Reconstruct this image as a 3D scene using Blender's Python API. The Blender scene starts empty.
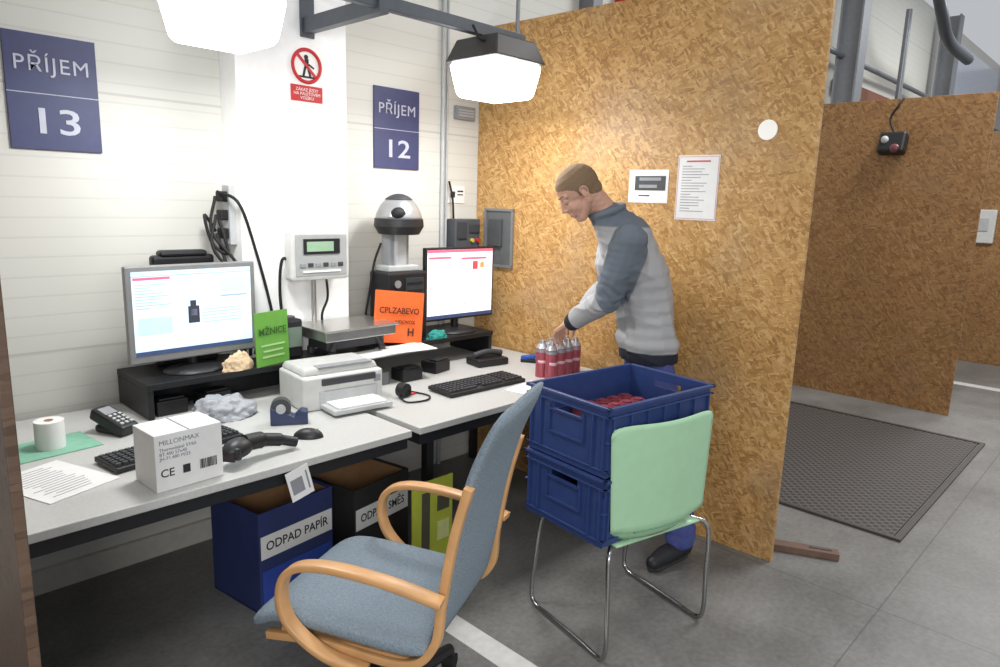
import bpy, bmesh, math, random
from mathutils import Vector, Matrix, Euler, noise
random.seed(7)
SC=bpy.context.scene
COL=SC.collection
rad=math.radians
V=Vector
# ------------------------------------------------------------------ camera
f,p,yw,rl=693.4,rad(10.87),rad(46.22),rad(1.76)
F=Vector((math.sin(yw)*math.cos(p),math.cos(yw)*math.cos(p),-math.sin(p)))
R0=Vector((math.cos(yw),-math.sin(yw),0)); U0=R0.cross(F)
R=R0*math.cos(rl)+U0*math.sin(rl); U=-R0*math.sin(rl)+U0*math.cos(rl)
cd=bpy.data.cameras.new("camera"); cd.sensor_width=36; cd.lens=f/1000*36; cd.clip_start=0.02; cd.clip_end=200
cam=bpy.data.objects.new("camera",cd); COL.objects.link(cam)
M=Matrix.Identity(4)
for i in range(3): M[i][0]=R[i];M[i][1]=U[i];M[i][2]=-F[i]
M[0][3]=0;M[1][3]=0;M[2][3]=1.62
cam.matrix_world=M; SC.camera=cam
try:
    SC.view_settings.view_transform='Standard'
except Exception: pass

# ------------------------------------------------------------------ materials
def srgb(c):
    if isinstance(c,str):
        c=c.lstrip('#'); c=[int(c[i:i+2],16)/255 for i in (0,2,4)]
    return tuple([(x/12.92 if x<=0.04045 else ((x+0.055)/1.055)**2.4) for x in c])+(1,)
MC={}
def mat(name,col,rough=0.5,metal=0,var=0.06,nscale=25,bump=0.0,emit=0,ecol=None,trans=0,coat=0):
    if name in MC: return MC[name]
    m=bpy.data.materials.new(name); m.use_nodes=True; nt=m.node_tree; b=nt.nodes["Principled BSDF"]
    c=srgb(col)
    b.inputs["Roughness"].default_value=rough; b.inputs["Metallic"].default_value=metal
    tc=nt.nodes.new("ShaderNodeTexCoord"); n=nt.nodes.new("ShaderNodeTexNoise"); n.inputs["Scale"].default_value=nscale
    n.inputs["Detail"].default_value=4
    nt.links.new(tc.outputs["Object"],n.inputs["Vector"])
    r=nt.nodes.new("ShaderNodeValToRGB")
    r.color_ramp.elements[0].position=.3;r.color_ramp.elements[1].position=.7
    r.color_ramp.elements[0].color=tuple(x*(1-var) for x in c[:3])+(1,)
    r.color_ramp.elements[1].color=tuple(min(1,x*(1+var)) for x in c[:3])+(1,)
    nt.links.new(n.outputs["Fac"],r.inputs[0]); nt.links.new(r.outputs[0],b.inputs["Base Color"])
    if bump:
        bp=nt.nodes.new("ShaderNodeBump"); bp.inputs["Strength"].default_value=bump; bp.inputs["Distance"].default_value=.01
        nt.links.new(n.outputs["Fac"],bp.inputs["Height"]); nt.links.new(bp.outputs[0],b.inputs["Normal"])
    if emit:
        b.inputs["Emission Color"].default_value=srgb(ecol or col); b.inputs["Emission Strength"].default_value=emit
    if trans: b.inputs["Transmission Weight"].default_value=trans
    if coat: b.inputs["Coat Weight"].default_value=coat
    MC[name]=m; return m
def nodes(name):
    m=bpy.data.materials.new(name); m.use_nodes=True; return m,m.node_tree,m.node_tree.nodes["Principled BSDF"]
def mathn(nt,op,a,b=None,c=None):
    n=nt.nodes.new("ShaderNodeMath"); n.operation=op
    for i,x in enumerate((a,b,c)):
        if x is None: continue
        if isinstance(x,(int,float)): n.inputs[i].default_value=x
        else: nt.links.new(x,n.inputs[i])
    return n.outputs[0]
def osb(name,cols,rough=.45,k=.76,worn=None):
    m,nt,b=nodes(name); L=nt.links
    tc=nt.nodes.new("ShaderNodeTexCoord")
    ds=nt.nodes.new("ShaderNodeTexNoise"); ds.inputs["Scale"].default_value=9; L.new(tc.outputs["Object"],ds.inputs["Vector"])
    mx=nt.nodes.new("ShaderNodeVectorMath"); mx.operation='SCALE'; mx.inputs[3].default_value=.02
    L.new(ds.outputs["Color"],mx.inputs[0]); ad=nt.nodes.new("ShaderNodeVectorMath"); L.new(tc.outputs["Object"],ad.inputs[0]); L.new(mx.outputs[0],ad.inputs[1])
    vals=[]
    for ang,sl,sw in ((.35,.07,.014),(1.45,.06,.013),(2.5,.08,.016),(-.2,.05,.01),(.9,.04,.012)):
        mp=nt.nodes.new("ShaderNodeMapping"); mp.vector_type='TEXTURE'; mp.inputs["Rotation"].default_value=(ang,0,0); mp.inputs["Scale"].default_value=(.3,sl*k,sw*k*1.15)
        mp.inputs["Location"].default_value=(0,ang*3,ang)
        L.new(ad.outputs[0],mp.inputs[0]); v=nt.nodes.new("ShaderNodeTexVoronoi"); v.inputs["Scale"].default_value=1; L.new(mp.outputs[0],v.inputs["Vector"])
        s=nt.nodes.new("ShaderNodeSeparateColor"); L.new(v.outputs["Color"],s.inputs[0]); vals.append((s.outputs[0],s.outputs[1]))
    cur=vals[0][0]
    for i,(a,g) in enumerate(vals[1:]):
        mk=mathn(nt,'GREATER_THAN',g,.62-.02*i)
        mm=nt.nodes.new("ShaderNodeMix"); L.new(mk,mm.inputs[0]); L.new(cur,mm.inputs[2]); L.new(a,mm.inputs[3]); cur=mm.outputs[0]
    big=nt.nodes.new("ShaderNodeTexNoise"); big.inputs["Scale"].default_value=1.7; L.new(tc.outputs["Object"],big.inputs["Vector"])
    fine=nt.nodes.new("ShaderNodeTexNoise"); fine.inputs["Scale"].default_value=110; L.new(tc.outputs["Object"],fine.inputs["Vector"])
    c1=mathn(nt,'MULTIPLY_ADD',big.outputs["Fac"],.35,mathn(nt,'MULTIPLY_ADD',fine.outputs["Fac"],.28,mathn(nt,'MULTIPLY_ADD',cur,.62,-.115)))
    r=nt.nodes.new("ShaderNodeValToRGB"); L.new(c1,r.inputs[0]); cr=r.color_ramp
    pos=(0.0,.28,.52,.78,1.0)
    while len(cr.elements)<5: cr.elements.new(.5)
    for e,pp,cc in zip(cr.elements,pos,cols): e.position=pp; e.color=srgb(cc)
    out=r.outputs[0]
    sc=nt.nodes.new("ShaderNodeTexNoise"); sc.inputs["Scale"].default_value=2.3; sc.inputs["Detail"].default_value=7; L.new(tc.outputs["Object"],sc.inputs["Vector"])
    mr=nt.nodes.new("ShaderNodeMapRange"); mr.inputs[1].default_value=.52; mr.inputs[2].default_value=.72; mr.inputs[4].default_value=.38; L.new(sc.outputs["Fac"],mr.inputs[0])
    g=nt.nodes.new("ShaderNodeMix"); g.data_type='RGBA'; L.new(mr.outputs[0],g.inputs[0]); L.new(out,g.inputs[6]); g.inputs[7].default_value=srgb(worn or cols[2])
    L.new(g.outputs[2],b.inputs["Base Color"]); b.inputs["Roughness"].default_value=rough
    bp=nt.nodes.new("ShaderNodeBump"); bp.inputs["Strength"].default_value=.2; bp.inputs["Distance"].default_value=.0015; L.new(cur,bp.inputs["Height"]); L.new(bp.outputs[0],b.inputs["Normal"])
    return m
OSB=osb("osb_board",("#7a552d","#a57a45","#b98f56","#c8a068","#dcbf8e"),worn="#a08a70")
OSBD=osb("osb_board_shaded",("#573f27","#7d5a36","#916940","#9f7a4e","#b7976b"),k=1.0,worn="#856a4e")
OSBK=osb("osb_board_shadow",("#3a2a20","#4a382c","#544133","#5c483a","#665144"))  # board standing in shadow: the shade is put into these darker colours
def wallmat(name,col,pitch=.075,dark=.86):
    m,nt,b=nodes(name); L=nt.links
    tc=nt.nodes.new("ShaderNodeTexCoord"); s=nt.nodes.new("ShaderNodeSeparateXYZ"); L.new(tc.outputs["Object"],s.inputs[0])
    fr=mathn(nt,'FRACT',mathn(nt,'DIVIDE',s.outputs[2],pitch)); g=mathn(nt,'LESS_THAN',fr,.09)
    fr2=mathn(nt,'FRACT',mathn(nt,'DIVIDE',mathn(nt,'ADD',s.outputs[2],.02),1.0)); g2=mathn(nt,'LESS_THAN',fr2,.010)
    gg=mathn(nt,'MAXIMUM',mathn(nt,'MULTIPLY',g,.28),mathn(nt,'MULTIPLY',g2,.6))
    n=nt.nodes.new("ShaderNodeTexNoise"); n.inputs["Scale"].default_value=2; L.new(tc.outputs["Object"],n.inputs["Vector"])
    gg2=mathn(nt,'MULTIPLY_ADD',n.outputs["Fac"],.15,gg)
    mx=nt.nodes.new("ShaderNodeMix"); mx.data_type='RGBA'; L.new(gg2,mx.inputs[0]); c=srgb(col)
    mx.inputs[6].default_value=c; mx.inputs[7].default_value=tuple(x*dark*.8 for x in c[:3])+(1,)
    L.new(mx.outputs[2],b.inputs["Base Color"]); b.inputs["Roughness"].default_value=.5
    bp=nt.nodes.new("ShaderNodeBump"); bp.inputs["Strength"].default_value=.4; bp.inputs["Distance"].default_value=.003; bp.invert=True; L.new(gg,bp.inputs["Height"]); L.new(bp.outputs[0],b.inputs["Normal"])
    return m
WALL=wallmat("sandwich_panel_wall","#d4d3cb")
WALLB=wallmat("hall_cladding","#b9b8ba",pitch=.12)
def floormat():
    m,nt,b=nodes("concrete_floor"); L=nt.links
    tc=nt.nodes.new("ShaderNodeTexCoord")
    n1=nt.nodes.new("ShaderNodeTexNoise"); n1.inputs["Scale"].default_value=1.6; n1.inputs["Detail"].default_value=10; n1.inputs["Roughness"].default_value=.65; L.new(tc.outputs["Object"],n1.inputs["Vector"])
    n2=nt.nodes.new("ShaderNodeTexNoise"); n2.inputs["Scale"].default_value=45; n2.inputs["Detail"].default_value=6; L.new(tc.outputs["Object"],n2.inputs["Vector"])
    s=mathn(nt,'MULTIPLY_ADD',n2.outputs["Fac"],.3,mathn(nt,'MULTIPLY',n1.outputs["Fac"],.7))
    r=nt.nodes.new("ShaderNodeValToRGB"); L.new(s,r.inputs[0]); r.color_ramp.elements[0].position=.36; r.color_ramp.elements[1].position=.64
    r.color_ramp.elements[0].color=srgb("#5d5c59"); r.color_ramp.elements[1].color=srgb("#848380")
    sp=nt.nodes.new("ShaderNodeSeparateXYZ"); L.new(tc.outputs["Object"],sp.inputs[0])
    j1=mathn(nt,'LESS_THAN',mathn(nt,'FRACT',mathn(nt,'DIVIDE',mathn(nt,'ADD',sp.outputs[1],5.35),3.0)),.0022)
    j2=mathn(nt,'LESS_THAN',mathn(nt,'FRACT',mathn(nt,'DIVIDE',mathn(nt,'ADD',sp.outputs[0],.6),3.6)),.0018)
    j=mathn(nt,'MULTIPLY',mathn(nt,'MAXIMUM',j1,j2),.55)
    mx=nt.nodes.new("ShaderNodeMix"); mx.data_type='RGBA'; L.new(j,mx.inputs[0]); L.new(r.outputs[0],mx.inputs[6]); mx.inputs[7].default_value=srgb("#3a3937")
    L.new(mx.outputs[2],b.inputs["Base Color"])
    rr=nt.nodes.new("ShaderNodeMapRange"); rr.inputs[3].default_value=.3; rr.inputs[4].default_value=.55; L.new(n1.outputs["Fac"],rr.inputs[0]); L.new(rr.outputs[0],b.inputs["Roughness"])
    return m
FLOOR=floormat()
def gratemat():
    m,nt,b=nodes("rubber_grid"); L=nt.links
    tc=nt.nodes.new("ShaderNodeTexCoord"); mp=nt.nodes.new("ShaderNodeMapping"); mp.inputs["Rotation"].default_value=(0,0,rad(45)); mp.inputs["Scale"].default_value=(26,26,26)
    L.new(tc.outputs["Object"],mp.inputs[0]); s=nt.nodes.new("ShaderNodeSeparateXYZ"); L.new(mp.outputs[0],s.inputs[0])
    a=mathn(nt,'LESS_THAN',mathn(nt,'FRACT',s.outputs[0]),.28); c=mathn(nt,'LESS_THAN',mathn(nt,'FRACT',s.outputs[1]),.28); g=mathn(nt,'MAXIMUM',a,c)
    mx=nt.nodes.new("ShaderNodeMix"); mx.data_type='RGBA'; L.new(g,mx.inputs[0]); mx.inputs[6].default_value=srgb("#2e2b29"); mx.inputs[7].default_value=srgb("#5a5652")
    L.new(mx.outputs[2],b.inputs["Base Color"]); b.inputs["Roughness"].default_value=.6
    bp=nt.nodes.new("ShaderNodeBump"); bp.inputs["Distance"].default_value=.004; L.new(g,bp.inputs["Height"]); L.new(bp.outputs[0],b.inputs["Normal"])
    return m
GRATE=gratemat()
WHITE=mat("white_plastic","#cdcdc9",.45); PAPER=mat("paper","#e2e2df",.8,var=.02); BLACK=mat("black_plastic","#1b1b1d",.45); BLK2=mat("black_matte","#121213",.7)
DGREY=mat("dark_grey","#3b3c40",.5); GREY=mat("grey_plastic","#8d8f92",.5); LGREY=mat("light_grey_plastic","#b3b5b5",.45); SILVER=mat("silver_plastic","#a9aaab",.3,.5)
STEEL=mat("stainless_steel","#c3c2bd",.28,.9); CHROME=mat("chrome","#b0b0b0",.22,1); GSTEEL=mat("galvanized_steel","#8b8f92",.45,.6)
DESK=mat("desk_laminate","#babab6",.45,var=.06,nscale=120); FRAME=mat("black_steel_frame","#17181b",.45)
NAVY=mat("sign_navy","#3d4268",.5); SIGNW=mat("sign_lettering","#bcbfcd",.5); RED=mat("sign_red","#c5282c",.5); WHT=mat("white_paint","#f0efeb",.5,var=.02)
INK=mat("ink","#26262a",.7); INKG=mat("ink_grey","#8a8a90",.7); ORANGE=mat("orange_card","#e9692d",.6); GREEN=mat("green_card","#629c3d",.6); LIME=mat("lime_card","#acb63a",.6)
CRATE=mat("blue_crate_plastic","#2c3f70",.42,var=.08)
MINT=mat("mint_plastic","#a4cca6",.4,var=.03); WOOD=mat("beech_wood","#cb9b68",.38,var=.12,nscale=12); FABRIC=mat("blue_grey_fabric","#7b8892",.95,var=.16,nscale=160,bump=.5)
WPAINT=mat("white_floor_paint","#cbcac6",.6,var=.08); CBLUE=mat("blue_cardboard","#2a3566",.7,var=.12,nscale=8); CBLUE2=mat("bright_blue_cardboard","#2c48a0",.7); KRAFT=mat("kraft_cardboard","#8d6a48",.8); CBLK=mat("black_cardboard","#262524",.7)
COLM=mat("white_column_paint","#f8f8f6",.6,var=.02); LAMPGL=mat("lamp_diffuser","#ffffff",.4,emit=10,ecol="#ffffff"); TEAL=mat("teal_cloth","#2f8f86",.9,bump=.6); PEACH=mat("peach_cloth","#d9be9b",.95,bump=.6,nscale=60)
SKIN=mat("skin","#c29680",.5,var=.05,nscale=30); HAIR=mat("short_brown_hair","#7c664f",.95,var=.18,nscale=300,bump=.2)
TROU=mat("blue_work_trousers","#47508a",.9,var=.12,nscale=50,bump=.4); SHOE=mat("black_shoe","#222327",.5); SOLE=mat("shoe_sole","#3a3a3a",.8)
CANR=mat("can_pink_red","#b35a66",.3,.3); CANS=mat("can_silver","#b5b5ba",.3,.6); BAG=mat("thin_plastic_bag","#c9cdd2",.3,trans=.5,bump=1,nscale=30)
BROWNB=mat("brown_wood_foot","#6a5244",.7,var=.2,nscale=15); BROWNT=mat("brown_trunking","#7a4b35",.6)
# ------------------------------------------------------------------ mesh builder
class MB:
    def __init__(s): s.v=[];s.f=[];s.m=[];s.s=[]
    def add(s,v,fc,mi=0,sm=False):
        o=len(s.v); s.v+= [Vector(x) for x in v]
        for q in fc: s.f.append([i+o for i in q]); s.m.append(mi); s.s.append(sm)
        return s
    def box(s,c,d,rot=None,mi=0,top=1.0):
        c=Vector(c); x,y,z=d[0]/2,d[1]/2,d[2]/2; t=top
        v=[Vector(q) for q in ((-x,-y,-z),(x,-y,-z),(x,y,-z),(-x,y,-z),(-x*t,-y*t,z),(x*t,-y*t,z),(x*t,y*t,z),(-x*t,y*t,z))]
        if rot: 
            e=Euler(rot).to_matrix(); v=[e@q for q in v]
        return s.add([q+c for q in v],[(0,3,2,1),(4,5,6,7),(0,1,5,4),(1,2,6,5),(2,3,7,6),(3,0,4,7)],mi)
    def bb(s,a,b,mi=0):
        a=Vector(a);b=Vector(b); return s.box((a+b)/2,b-a,mi=mi)
    def tube(s,path,r,n=10,mi=0,closed=False,sm=True,sec=None,up=None):
        P=[Vector(q) for q in path]; N=len(P); rs=r if isinstance(r,(list,tuple)) else [r]*N
        T=[]
        for i in range(N):
            a=P[(i-1)%N] if (closed or i>0) else P[i]; b=P[(i+1)%N] if (closed or i<N-1) else P[i]
            t=(b-a); T.append(t.normalized() if t.length>1e-9 else Vector((0,0,1)))
        u=Vector(up) if up else (Vector((0,0,1)) if abs(T[0].z)<.9 else Vector((1,0,0)))
        vs=[];x=None
        for i in range(N):
            if up or x is None: x=u-T[i]*u.dot(T[i])
            else: x=x-T[i]*x.dot(T[i])
            x.normalize(); y=T[i].cross(x)
            if sec:
                for (a,b) in sec: vs.append(P[i]+x*a*rs[i]+y*b*rs[i])
            else:
                for k in range(n):
                    an=2*math.pi*k/n; vs.append(P[i]+x*math.cos(an)*rs[i]+y*math.sin(an)*rs[i])
        k=len(sec) if sec else n; fc=[]
        for i in range(N if closed else N-1):
            j=(i+1)%N
            for q in range(k): fc.append((i*k+q,i*k+(q+1)%k,j*k+(q+1)%k,j*k+q))
        s.add(vs,fc,mi,sm)
        if not closed:
            s.add(vs[:k],[tuple(range(k))[::-1]],mi,False); s.add(vs[-k:],[tuple(range(k))],mi,False)
        return s
    def cyl(s,a,b,r,r2=None,n=20,mi=0):
        return s.tube([a,b],[r,r if r2 is None else r2],n=n,mi=mi)
    def sph(s,c,r,mi=0,n=16,mat3=None,zmin=-1,zmax=1):
        if not isinstance(r,(list,tuple)): r=(r,r,r)
        c=Vector(c); vs=[];fc=[];m=n//2
        a0=math.acos(max(-1,min(1,zmax)));a1=math.acos(max(-1,min(1,zmin)))
        for i in range(m+1):
            th=a0+(a1-a0)*i/m
            for k in range(n):
                ph=2*math.pi*k/n; q=Vector((math.sin(th)*math.cos(ph)*r[0],math.sin(th)*math.sin(ph)*r[1],math.cos(th)*r[2]))
                if mat3: q=mat3@q
                vs.append(c+q)
        for i in range(m):
            for k in range(n): fc.append((i*n+k,(i+1)*n+k,(i+1)*n+(k+1)%n,i*n+(k+1)%n))
        if zmin>-1: fc.append(tuple(m*n+k for k in range(n)))
        if zmax<1: fc.append(tuple(k for k in range(n))[::-1])
        return s.add(vs,fc,mi,True)
    def cap(s,a,b,ra,rb,n=12):
        a=Vector(a);b=Vector(b); d=b-a; L=d.length; k=max(1,int(L/(min(ra,rb)*.45)))
        for i in range(k+1):
            t=i/k; s.sph(a+d*t,ra+(rb-ra)*t,n=n)
        return s
    def ell(s,c,r,m3): return s.sph(c,r,n=20,mat3=m3)
    def prism(s,poly,a,b,mi=0,mt=None):
        n=len(poly); v=[Vector((x,y,a)) for x,y in poly]+[Vector((x,y,b)) for x,y in poly]
        if mt: v=[mt@q for q in v]
        return s.add(v,[tuple(range(n))[::-1],tuple(range(n,2*n))]+[(i,(i+1)%n,(i+1)%n+n,i+n) for i in range(n)],mi)
    def grid(s,fn,nu,nv,mi=0):
        v=[fn(i/nu,j/nv) for i in range(nu+1) for j in range(nv+1)]
        return s.add(v,[(i*(nv+1)+j,(i+1)*(nv+1)+j,(i+1)*(nv+1)+j+1,i*(nv+1)+j+1) for i in range(nu) for j in range(nv)],mi,True)
    def obj(s,name,mats,parent=None,loc=(0,0,0),rot=(0,0,0),bevel=0,solid=0,sub=0,seg=2,**kw):
        me=bpy.data.meshes.new(name); me.from_pydata([tuple(q) for q in s.v],[],s.f)
        if not isinstance(mats,(list,tuple)): mats=[mats]
        for m in mats: me.materials.append(m)
        for i,pg in enumerate(me.polygons): pg.material_index=min(s.m[i],len(mats)-1); pg.use_smooth=s.s[i]
        bm=bmesh.new(); bm.from_mesh(me); bmesh.ops.remove_doubles(bm,verts=bm.verts,dist=1e-6) if sub else None
        bmesh.ops.recalc_face_normals(bm,faces=bm.faces); bm.to_mesh(me); bm.free()
        o=bpy.data.objects.new(name,me); COL.objects.link(o); o.location=loc; o.rotation_euler=rot
        if parent: o.parent=parent
        if solid: d=o.modifiers.new("solid","SOLIDIFY"); d.thickness=solid; d.offset=0
        if bevel: d=o.modifiers.new("bevel","BEVEL"); d.width=bevel; d.segments=seg; d.limit_method='ANGLE'; d.angle_limit=rad(40)
        if sub: d=o.modifiers.new("sub","SUBSURF"); d.levels=sub; d.render_levels=sub
        for k,vv in kw.items(): o[k]=vv
        return o
def thing(name,label,cat,loc=(0,0,0),rz=0,rot=None,**kw):
    o=bpy.data.objects.new(name,None); COL.objects.link(o); o.location=loc; o.rotation_euler=rot or (0,0,rad(rz)); o.empty_display_size=.05
    o["label"]=label;o["category"]=cat
    for k,v in kw.items(): o[k]=v
    return o
def spline(pts,n=8):
    P=[Vector(q) for q in pts]; P=[P[0]*2-P[1]]+P+[P[-1]*2-P[-2]]; out=[]
    for i in range(1,len(P)-2):
        for k in range(n):
            t=k/n; a,b,c,d=P[i-1:i+3]
            out.append(.5*((2*b)+(c-a)*t+(2*a-5*b+4*c-d)*t*t+(3*b-a-3*c+d)*t**3))
    out.append(P[-2]); return out
def text(name,body,size,loc,rot,m,parent=None,align='CENTER',bold=.0,ls=1.0,sx=1.0,ext=.0004,cs=1.0):
    c=bpy.data.curves.new(name,"FONT"); c.body=body; c.size=size; c.align_x=align; c.align_y='CENTER'; c.extrude=ext; c.offset=bold; c.space_line=ls; c.resolution_u=3; c.space_character=cs
    t=bpy.data.objects.new(name+"_tmp",c); COL.objects.link(t)
    dg=bpy.context.evaluated_depsgraph_get(); me=bpy.data.meshes.new_from_object(t.evaluated_get(dg)); bpy.data.objects.remove(t)
    me.materials.clear(); me.materials.append(m)
    o=bpy.data.objects.new(name,me); COL.objects.link(o); o.location=loc; o.rotation_euler=rot; o.scale=(sx,1,1)
    if parent: o.parent=parent
    return o
FY=(rad(90),0,0)
def st(o): o["kind"]="structure"; return o
def simple(o,label,cat): o["label"]=label;o["category"]=cat;return o
# ------------------------------------------------------------------ room
st(MB().bb((-4,-4,-.1),(18,3.1,0)).obj("floor",FLOOR))
st(MB().bb((-4,3.1,-.1),(18,3.25,4.6)).obj("wall_back",WALL))
st(MB().bb((1.42,2.95,0),(1.97,3.1,4.6)).obj("trim_1",COLM,bevel=.004))
st(MB().bb((17.85,-4,0),(18,3.1,4.6)).obj("wall_right",WALLB))
st(MB().bb((-4,3.075,0),(1.41,3.1,.1)).obj("baseboard_back",mat("plinth","#cfccc2",.6)))
st(MB().bb((1.60,-.5,0),(1.70,2.6,.002)).obj("trim_2",WPAINT))
st(MB().bb((7.8,-.5,0),(7.93,3.0,.002)).obj("trim_3",WPAINT))
def xo(y): return 3.05-.03*(y-1.13)
def part_board(poly,z1,m,label):
    t=MB().prism(poly,0,z1).obj("partition_board",m,bevel=.002); return simple(t,label,"partition wall")
part_board([(xo(1.13),1.13),(xo(1.13)+.022,1.13),(xo(3.097)+.022,3.097),(xo(3.097),3.097)],2.6,OSB,"tall bright tan chipboard partition standing beside the desks")
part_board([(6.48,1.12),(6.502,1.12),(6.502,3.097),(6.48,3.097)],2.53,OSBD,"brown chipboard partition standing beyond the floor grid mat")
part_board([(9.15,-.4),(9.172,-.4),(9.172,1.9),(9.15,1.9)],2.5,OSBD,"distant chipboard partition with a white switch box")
part_board([(.205,1.235),(.222,1.235),(.222,3.07),(.205,3.07)],2.6,OSBK,"chipboard partition with shadow put into its dark brown colour at the end of the desk")
g=thing("floor_grid_mat","dark grid floor mat set in a metal frame on concrete","floor mat")
MB().bb((3.76,.80,0.001),(5.82,2.22,.010)).obj("mat_surface",GRATE,g)
fb=MB()
for a,b in (((3.73,.76,0.001),(5.86,.79,.014)),((3.73,2.23,0.001),(5.86,2.26,.014)),((3.73,.79,0.001),(3.755,2.23,.014)),((5.83,.79,0.001),(5.86,2.23,.014))): fb.bb(a,b)
fb.obj("mat_frame",mat("mat_frame_metal","#55524f",.5,.5),g)
simple(MB().box((0,0,.018),(.40,.06,.034)).box((.12,0,.037),(.1,.012,.006),mi=1).obj("wooden_foot",[BROWNB,DGREY],loc=(3.235,1.10,0),rot=(0,0,rad(-64)),bevel=.004),"brown wooden foot bar on the floor beside the partition end","floor bar")
# ------------------------------------------------------------------ hall background
for x,w in ((8.3,.22),(12.4,.2)):
    simple(MB().bb((x,2.75,0),(x+w,2.77,4.5)).bb((x,2.97,0),(x+w,2.99,4.5)).bb((x+w/2-.01,2.77,0),(x+w/2+.01,2.97,4.5)).obj("steel_column",mat("hall_steel","#85888c",.5,.3)),"grey steel hall column along the cladding","column")
simple(MB().bb((8.6,3.02,2.95),(17.5,3.099,3.1)).obj("cable_trunking",BROWNT),"brown trunking running along the hall wall","trunking")
simple(MB().tube(spline([(9.6,2.5,4.5),(9.9,2.4,3.95),(10.4,2.4,3.72),(11.5,2.4,3.68)]),.07).obj("duct_pipe",mat("hall_pipe","#55595e",.4,.5)),"thick grey pipe hanging below the hall roof","pipe")
simple(MB().cyl((9.7,2.7,0),(9.7,2.7,4.0),.035).obj("drop_pipe",mat("hall_pipe2","#84888c",.4,.5)),"thin vertical grey pipe","pipe")
simple(MB().tube([(7.0,2.95,3.3),(17.6,2.95,3.3)],.03).obj("rail_pipe",MC["hall_pipe2"]),"long thin grey pipe running along the hall wall","pipe")
st(MB().bb((13,3.06,2.6),(17.4,3.1,4.4)).obj("window_1",mat("hall_window","#a9b0bd",.2,emit=.1,ecol="#dfe6f4")))
simple(MB().bb((4.3,3.0,2.95),(4.55,3.1,3.2)).obj("alarm_box",RED),"small red box mounted high on the wall","alarm box")
simple(MB().bb((3.9,2.98,0),(4.0,3.1,4.5)).obj("steel_post",mat("hall_post","#777a7e",.5,.3)),"grey steel post against the wall above the partition","post")
sw=thing("switch_box","white switch box on the distant chipboard partition","switch",(9.13,1.53,1.5))
MB().box((0,0,0),(.04,.22,.36)).obj("housing",WHITE,sw,bevel=.01); MB().box((-.025,0,.02),(.012,.1,.14)).obj("rocker",LGREY,sw,bevel=.004)
wl=thing("work_lamp","black work lamp hanging by its cord on the partition","lamp",(6.42,1.78,2.17))
MB().box((0,0,0),(.11,.2,.17),rot=(0,.3,0)).obj("lamp_housing",BLACK,wl,bevel=.02); MB().sph((-.06,-.03,-.04),(.02,.04,.035)).obj("lamp_lens",mat("lamp_red","#6e4044",.3),wl)
MB().sph((-.055,.05,.03),(.02,.03,.03)).obj("reflector",LGREY,wl)
MB().tube(spline([(0,0,.08),(.03,.05,.2),(.02,.0,.3),(.06,-.02,.36)]),.008).obj("cord",BLK2,wl)
# ------------------------------------------------------------------ wall signs
def dept_sign(x0,z0,z1,num):
    t=thing("wall_sign","dark blue wall sign reading PŘÍJEM %s"%num,"sign",(x0,3.1,z0)); w=.30; h=z1-z0
    MB().bb((0,-.010,0),(w,0,h)).obj("sign_panel",NAVY,t,bevel=.001)
    MB().bb((0.0,-.0112,h*.485),(w,-.0100,h*.492)).obj("divider_line",SIGNW,t)
    text("lettering","PŘÍJEM",.076,(w/2,-.0115,h*.735),FY,SIGNW,t,sx=1.02,cs=1.12,ext=.001)
    text("numerals",num,.130,(w/2,-.0115,h*.24),FY,SIGNW,t,bold=.0012,sx=1.4,ext=.001)
dept_sign(.63,1.755,2.165,"13"); dept_sign(2.23,1.77,2.185,"12")
ps=thing("prohibition_sign","round red and white prohibition sign with red text panel","sign",(1.755,2.95,0))
MB().cyl((0,0,2.19),(0,-.004,2.19),.078,n=40).obj("sign_disc",WHT,ps)
rg=MB(); rg.tube([(math.cos(a)*.07,-.0055,2.19+math.sin(a)*.07) for a in [2*math.pi*i/40 for i in range(40)]],.0085,closed=True,n=6)
rg.box((0,-.006,2.19),(.14,.003,.013),rot=(0,rad(45),0)); rg.obj("red_ring",RED,ps)
MB().cyl((-.002,-.004,2.228),(-.002,-.007,2.228),.010,n=16).box((0,-.0055,2.20),(.02,.002,.04)).box((-.012,-.0055,2.165),(.01,.002,.045),rot=(0,.25,0)).box((.012,-.0055,2.165),(.01,.002,.045),rot=(0,-.3,0)).box((0,-.0055,2.142),(.08,.002,.008)).box((.024,-.0055,2.19),(.03,.002,.008),rot=(0,.5,0)).obj("pictogram",INK,ps)
MB().bb((-.08,-.004,2.035),(.08,0,2.105)).obj("text_panel",RED,ps)
text("lettering","ZÁKAZ JÍZDY\nNA PALETOVÉM\nVOZÍKU",.019,(0,-.005,2.068),FY,WHT,ps,ls=.95)
simple(MB().tube([(2.70,3.085,0),(2.70,3.085,3.2)],.012).obj("conduit_pipe",LGREY),"light grey cable conduit running up the wall","conduit")
simple(MB().tube([(2.735,3.09,.75),(2.735,3.09,3.2)],.007).obj("conduit_pipe",LGREY),"thin light grey conduit running up the wall","conduit")
vt=thing("wall_vent","small grey vent box high on the wall","vent",(2.865,3.085,2.11)); MB().box((0,0,0),(.15,.03,.075)).obj("housing",GREY,vt,bevel=.004)
for z in (.015,0,-.015): MB().box((0,-.017,z),(.12,.004,.008)).obj("slat",LGREY,vt)
lb=thing("wall_label","small white label plate with a black square on the wall","label",(2.82,3.097,1.645)); MB().box((0,0,0),(.13,.006,.10)).obj("plate",PAPER,lb); MB().box((-.03,-.0045,.0),(.035,.002,.035)).box((.03,-.0045,.02),(.045,.002,.008)).box((.03,-.0045,.0),(.045,.002,.006)).obj("print",INK,lb)
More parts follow.
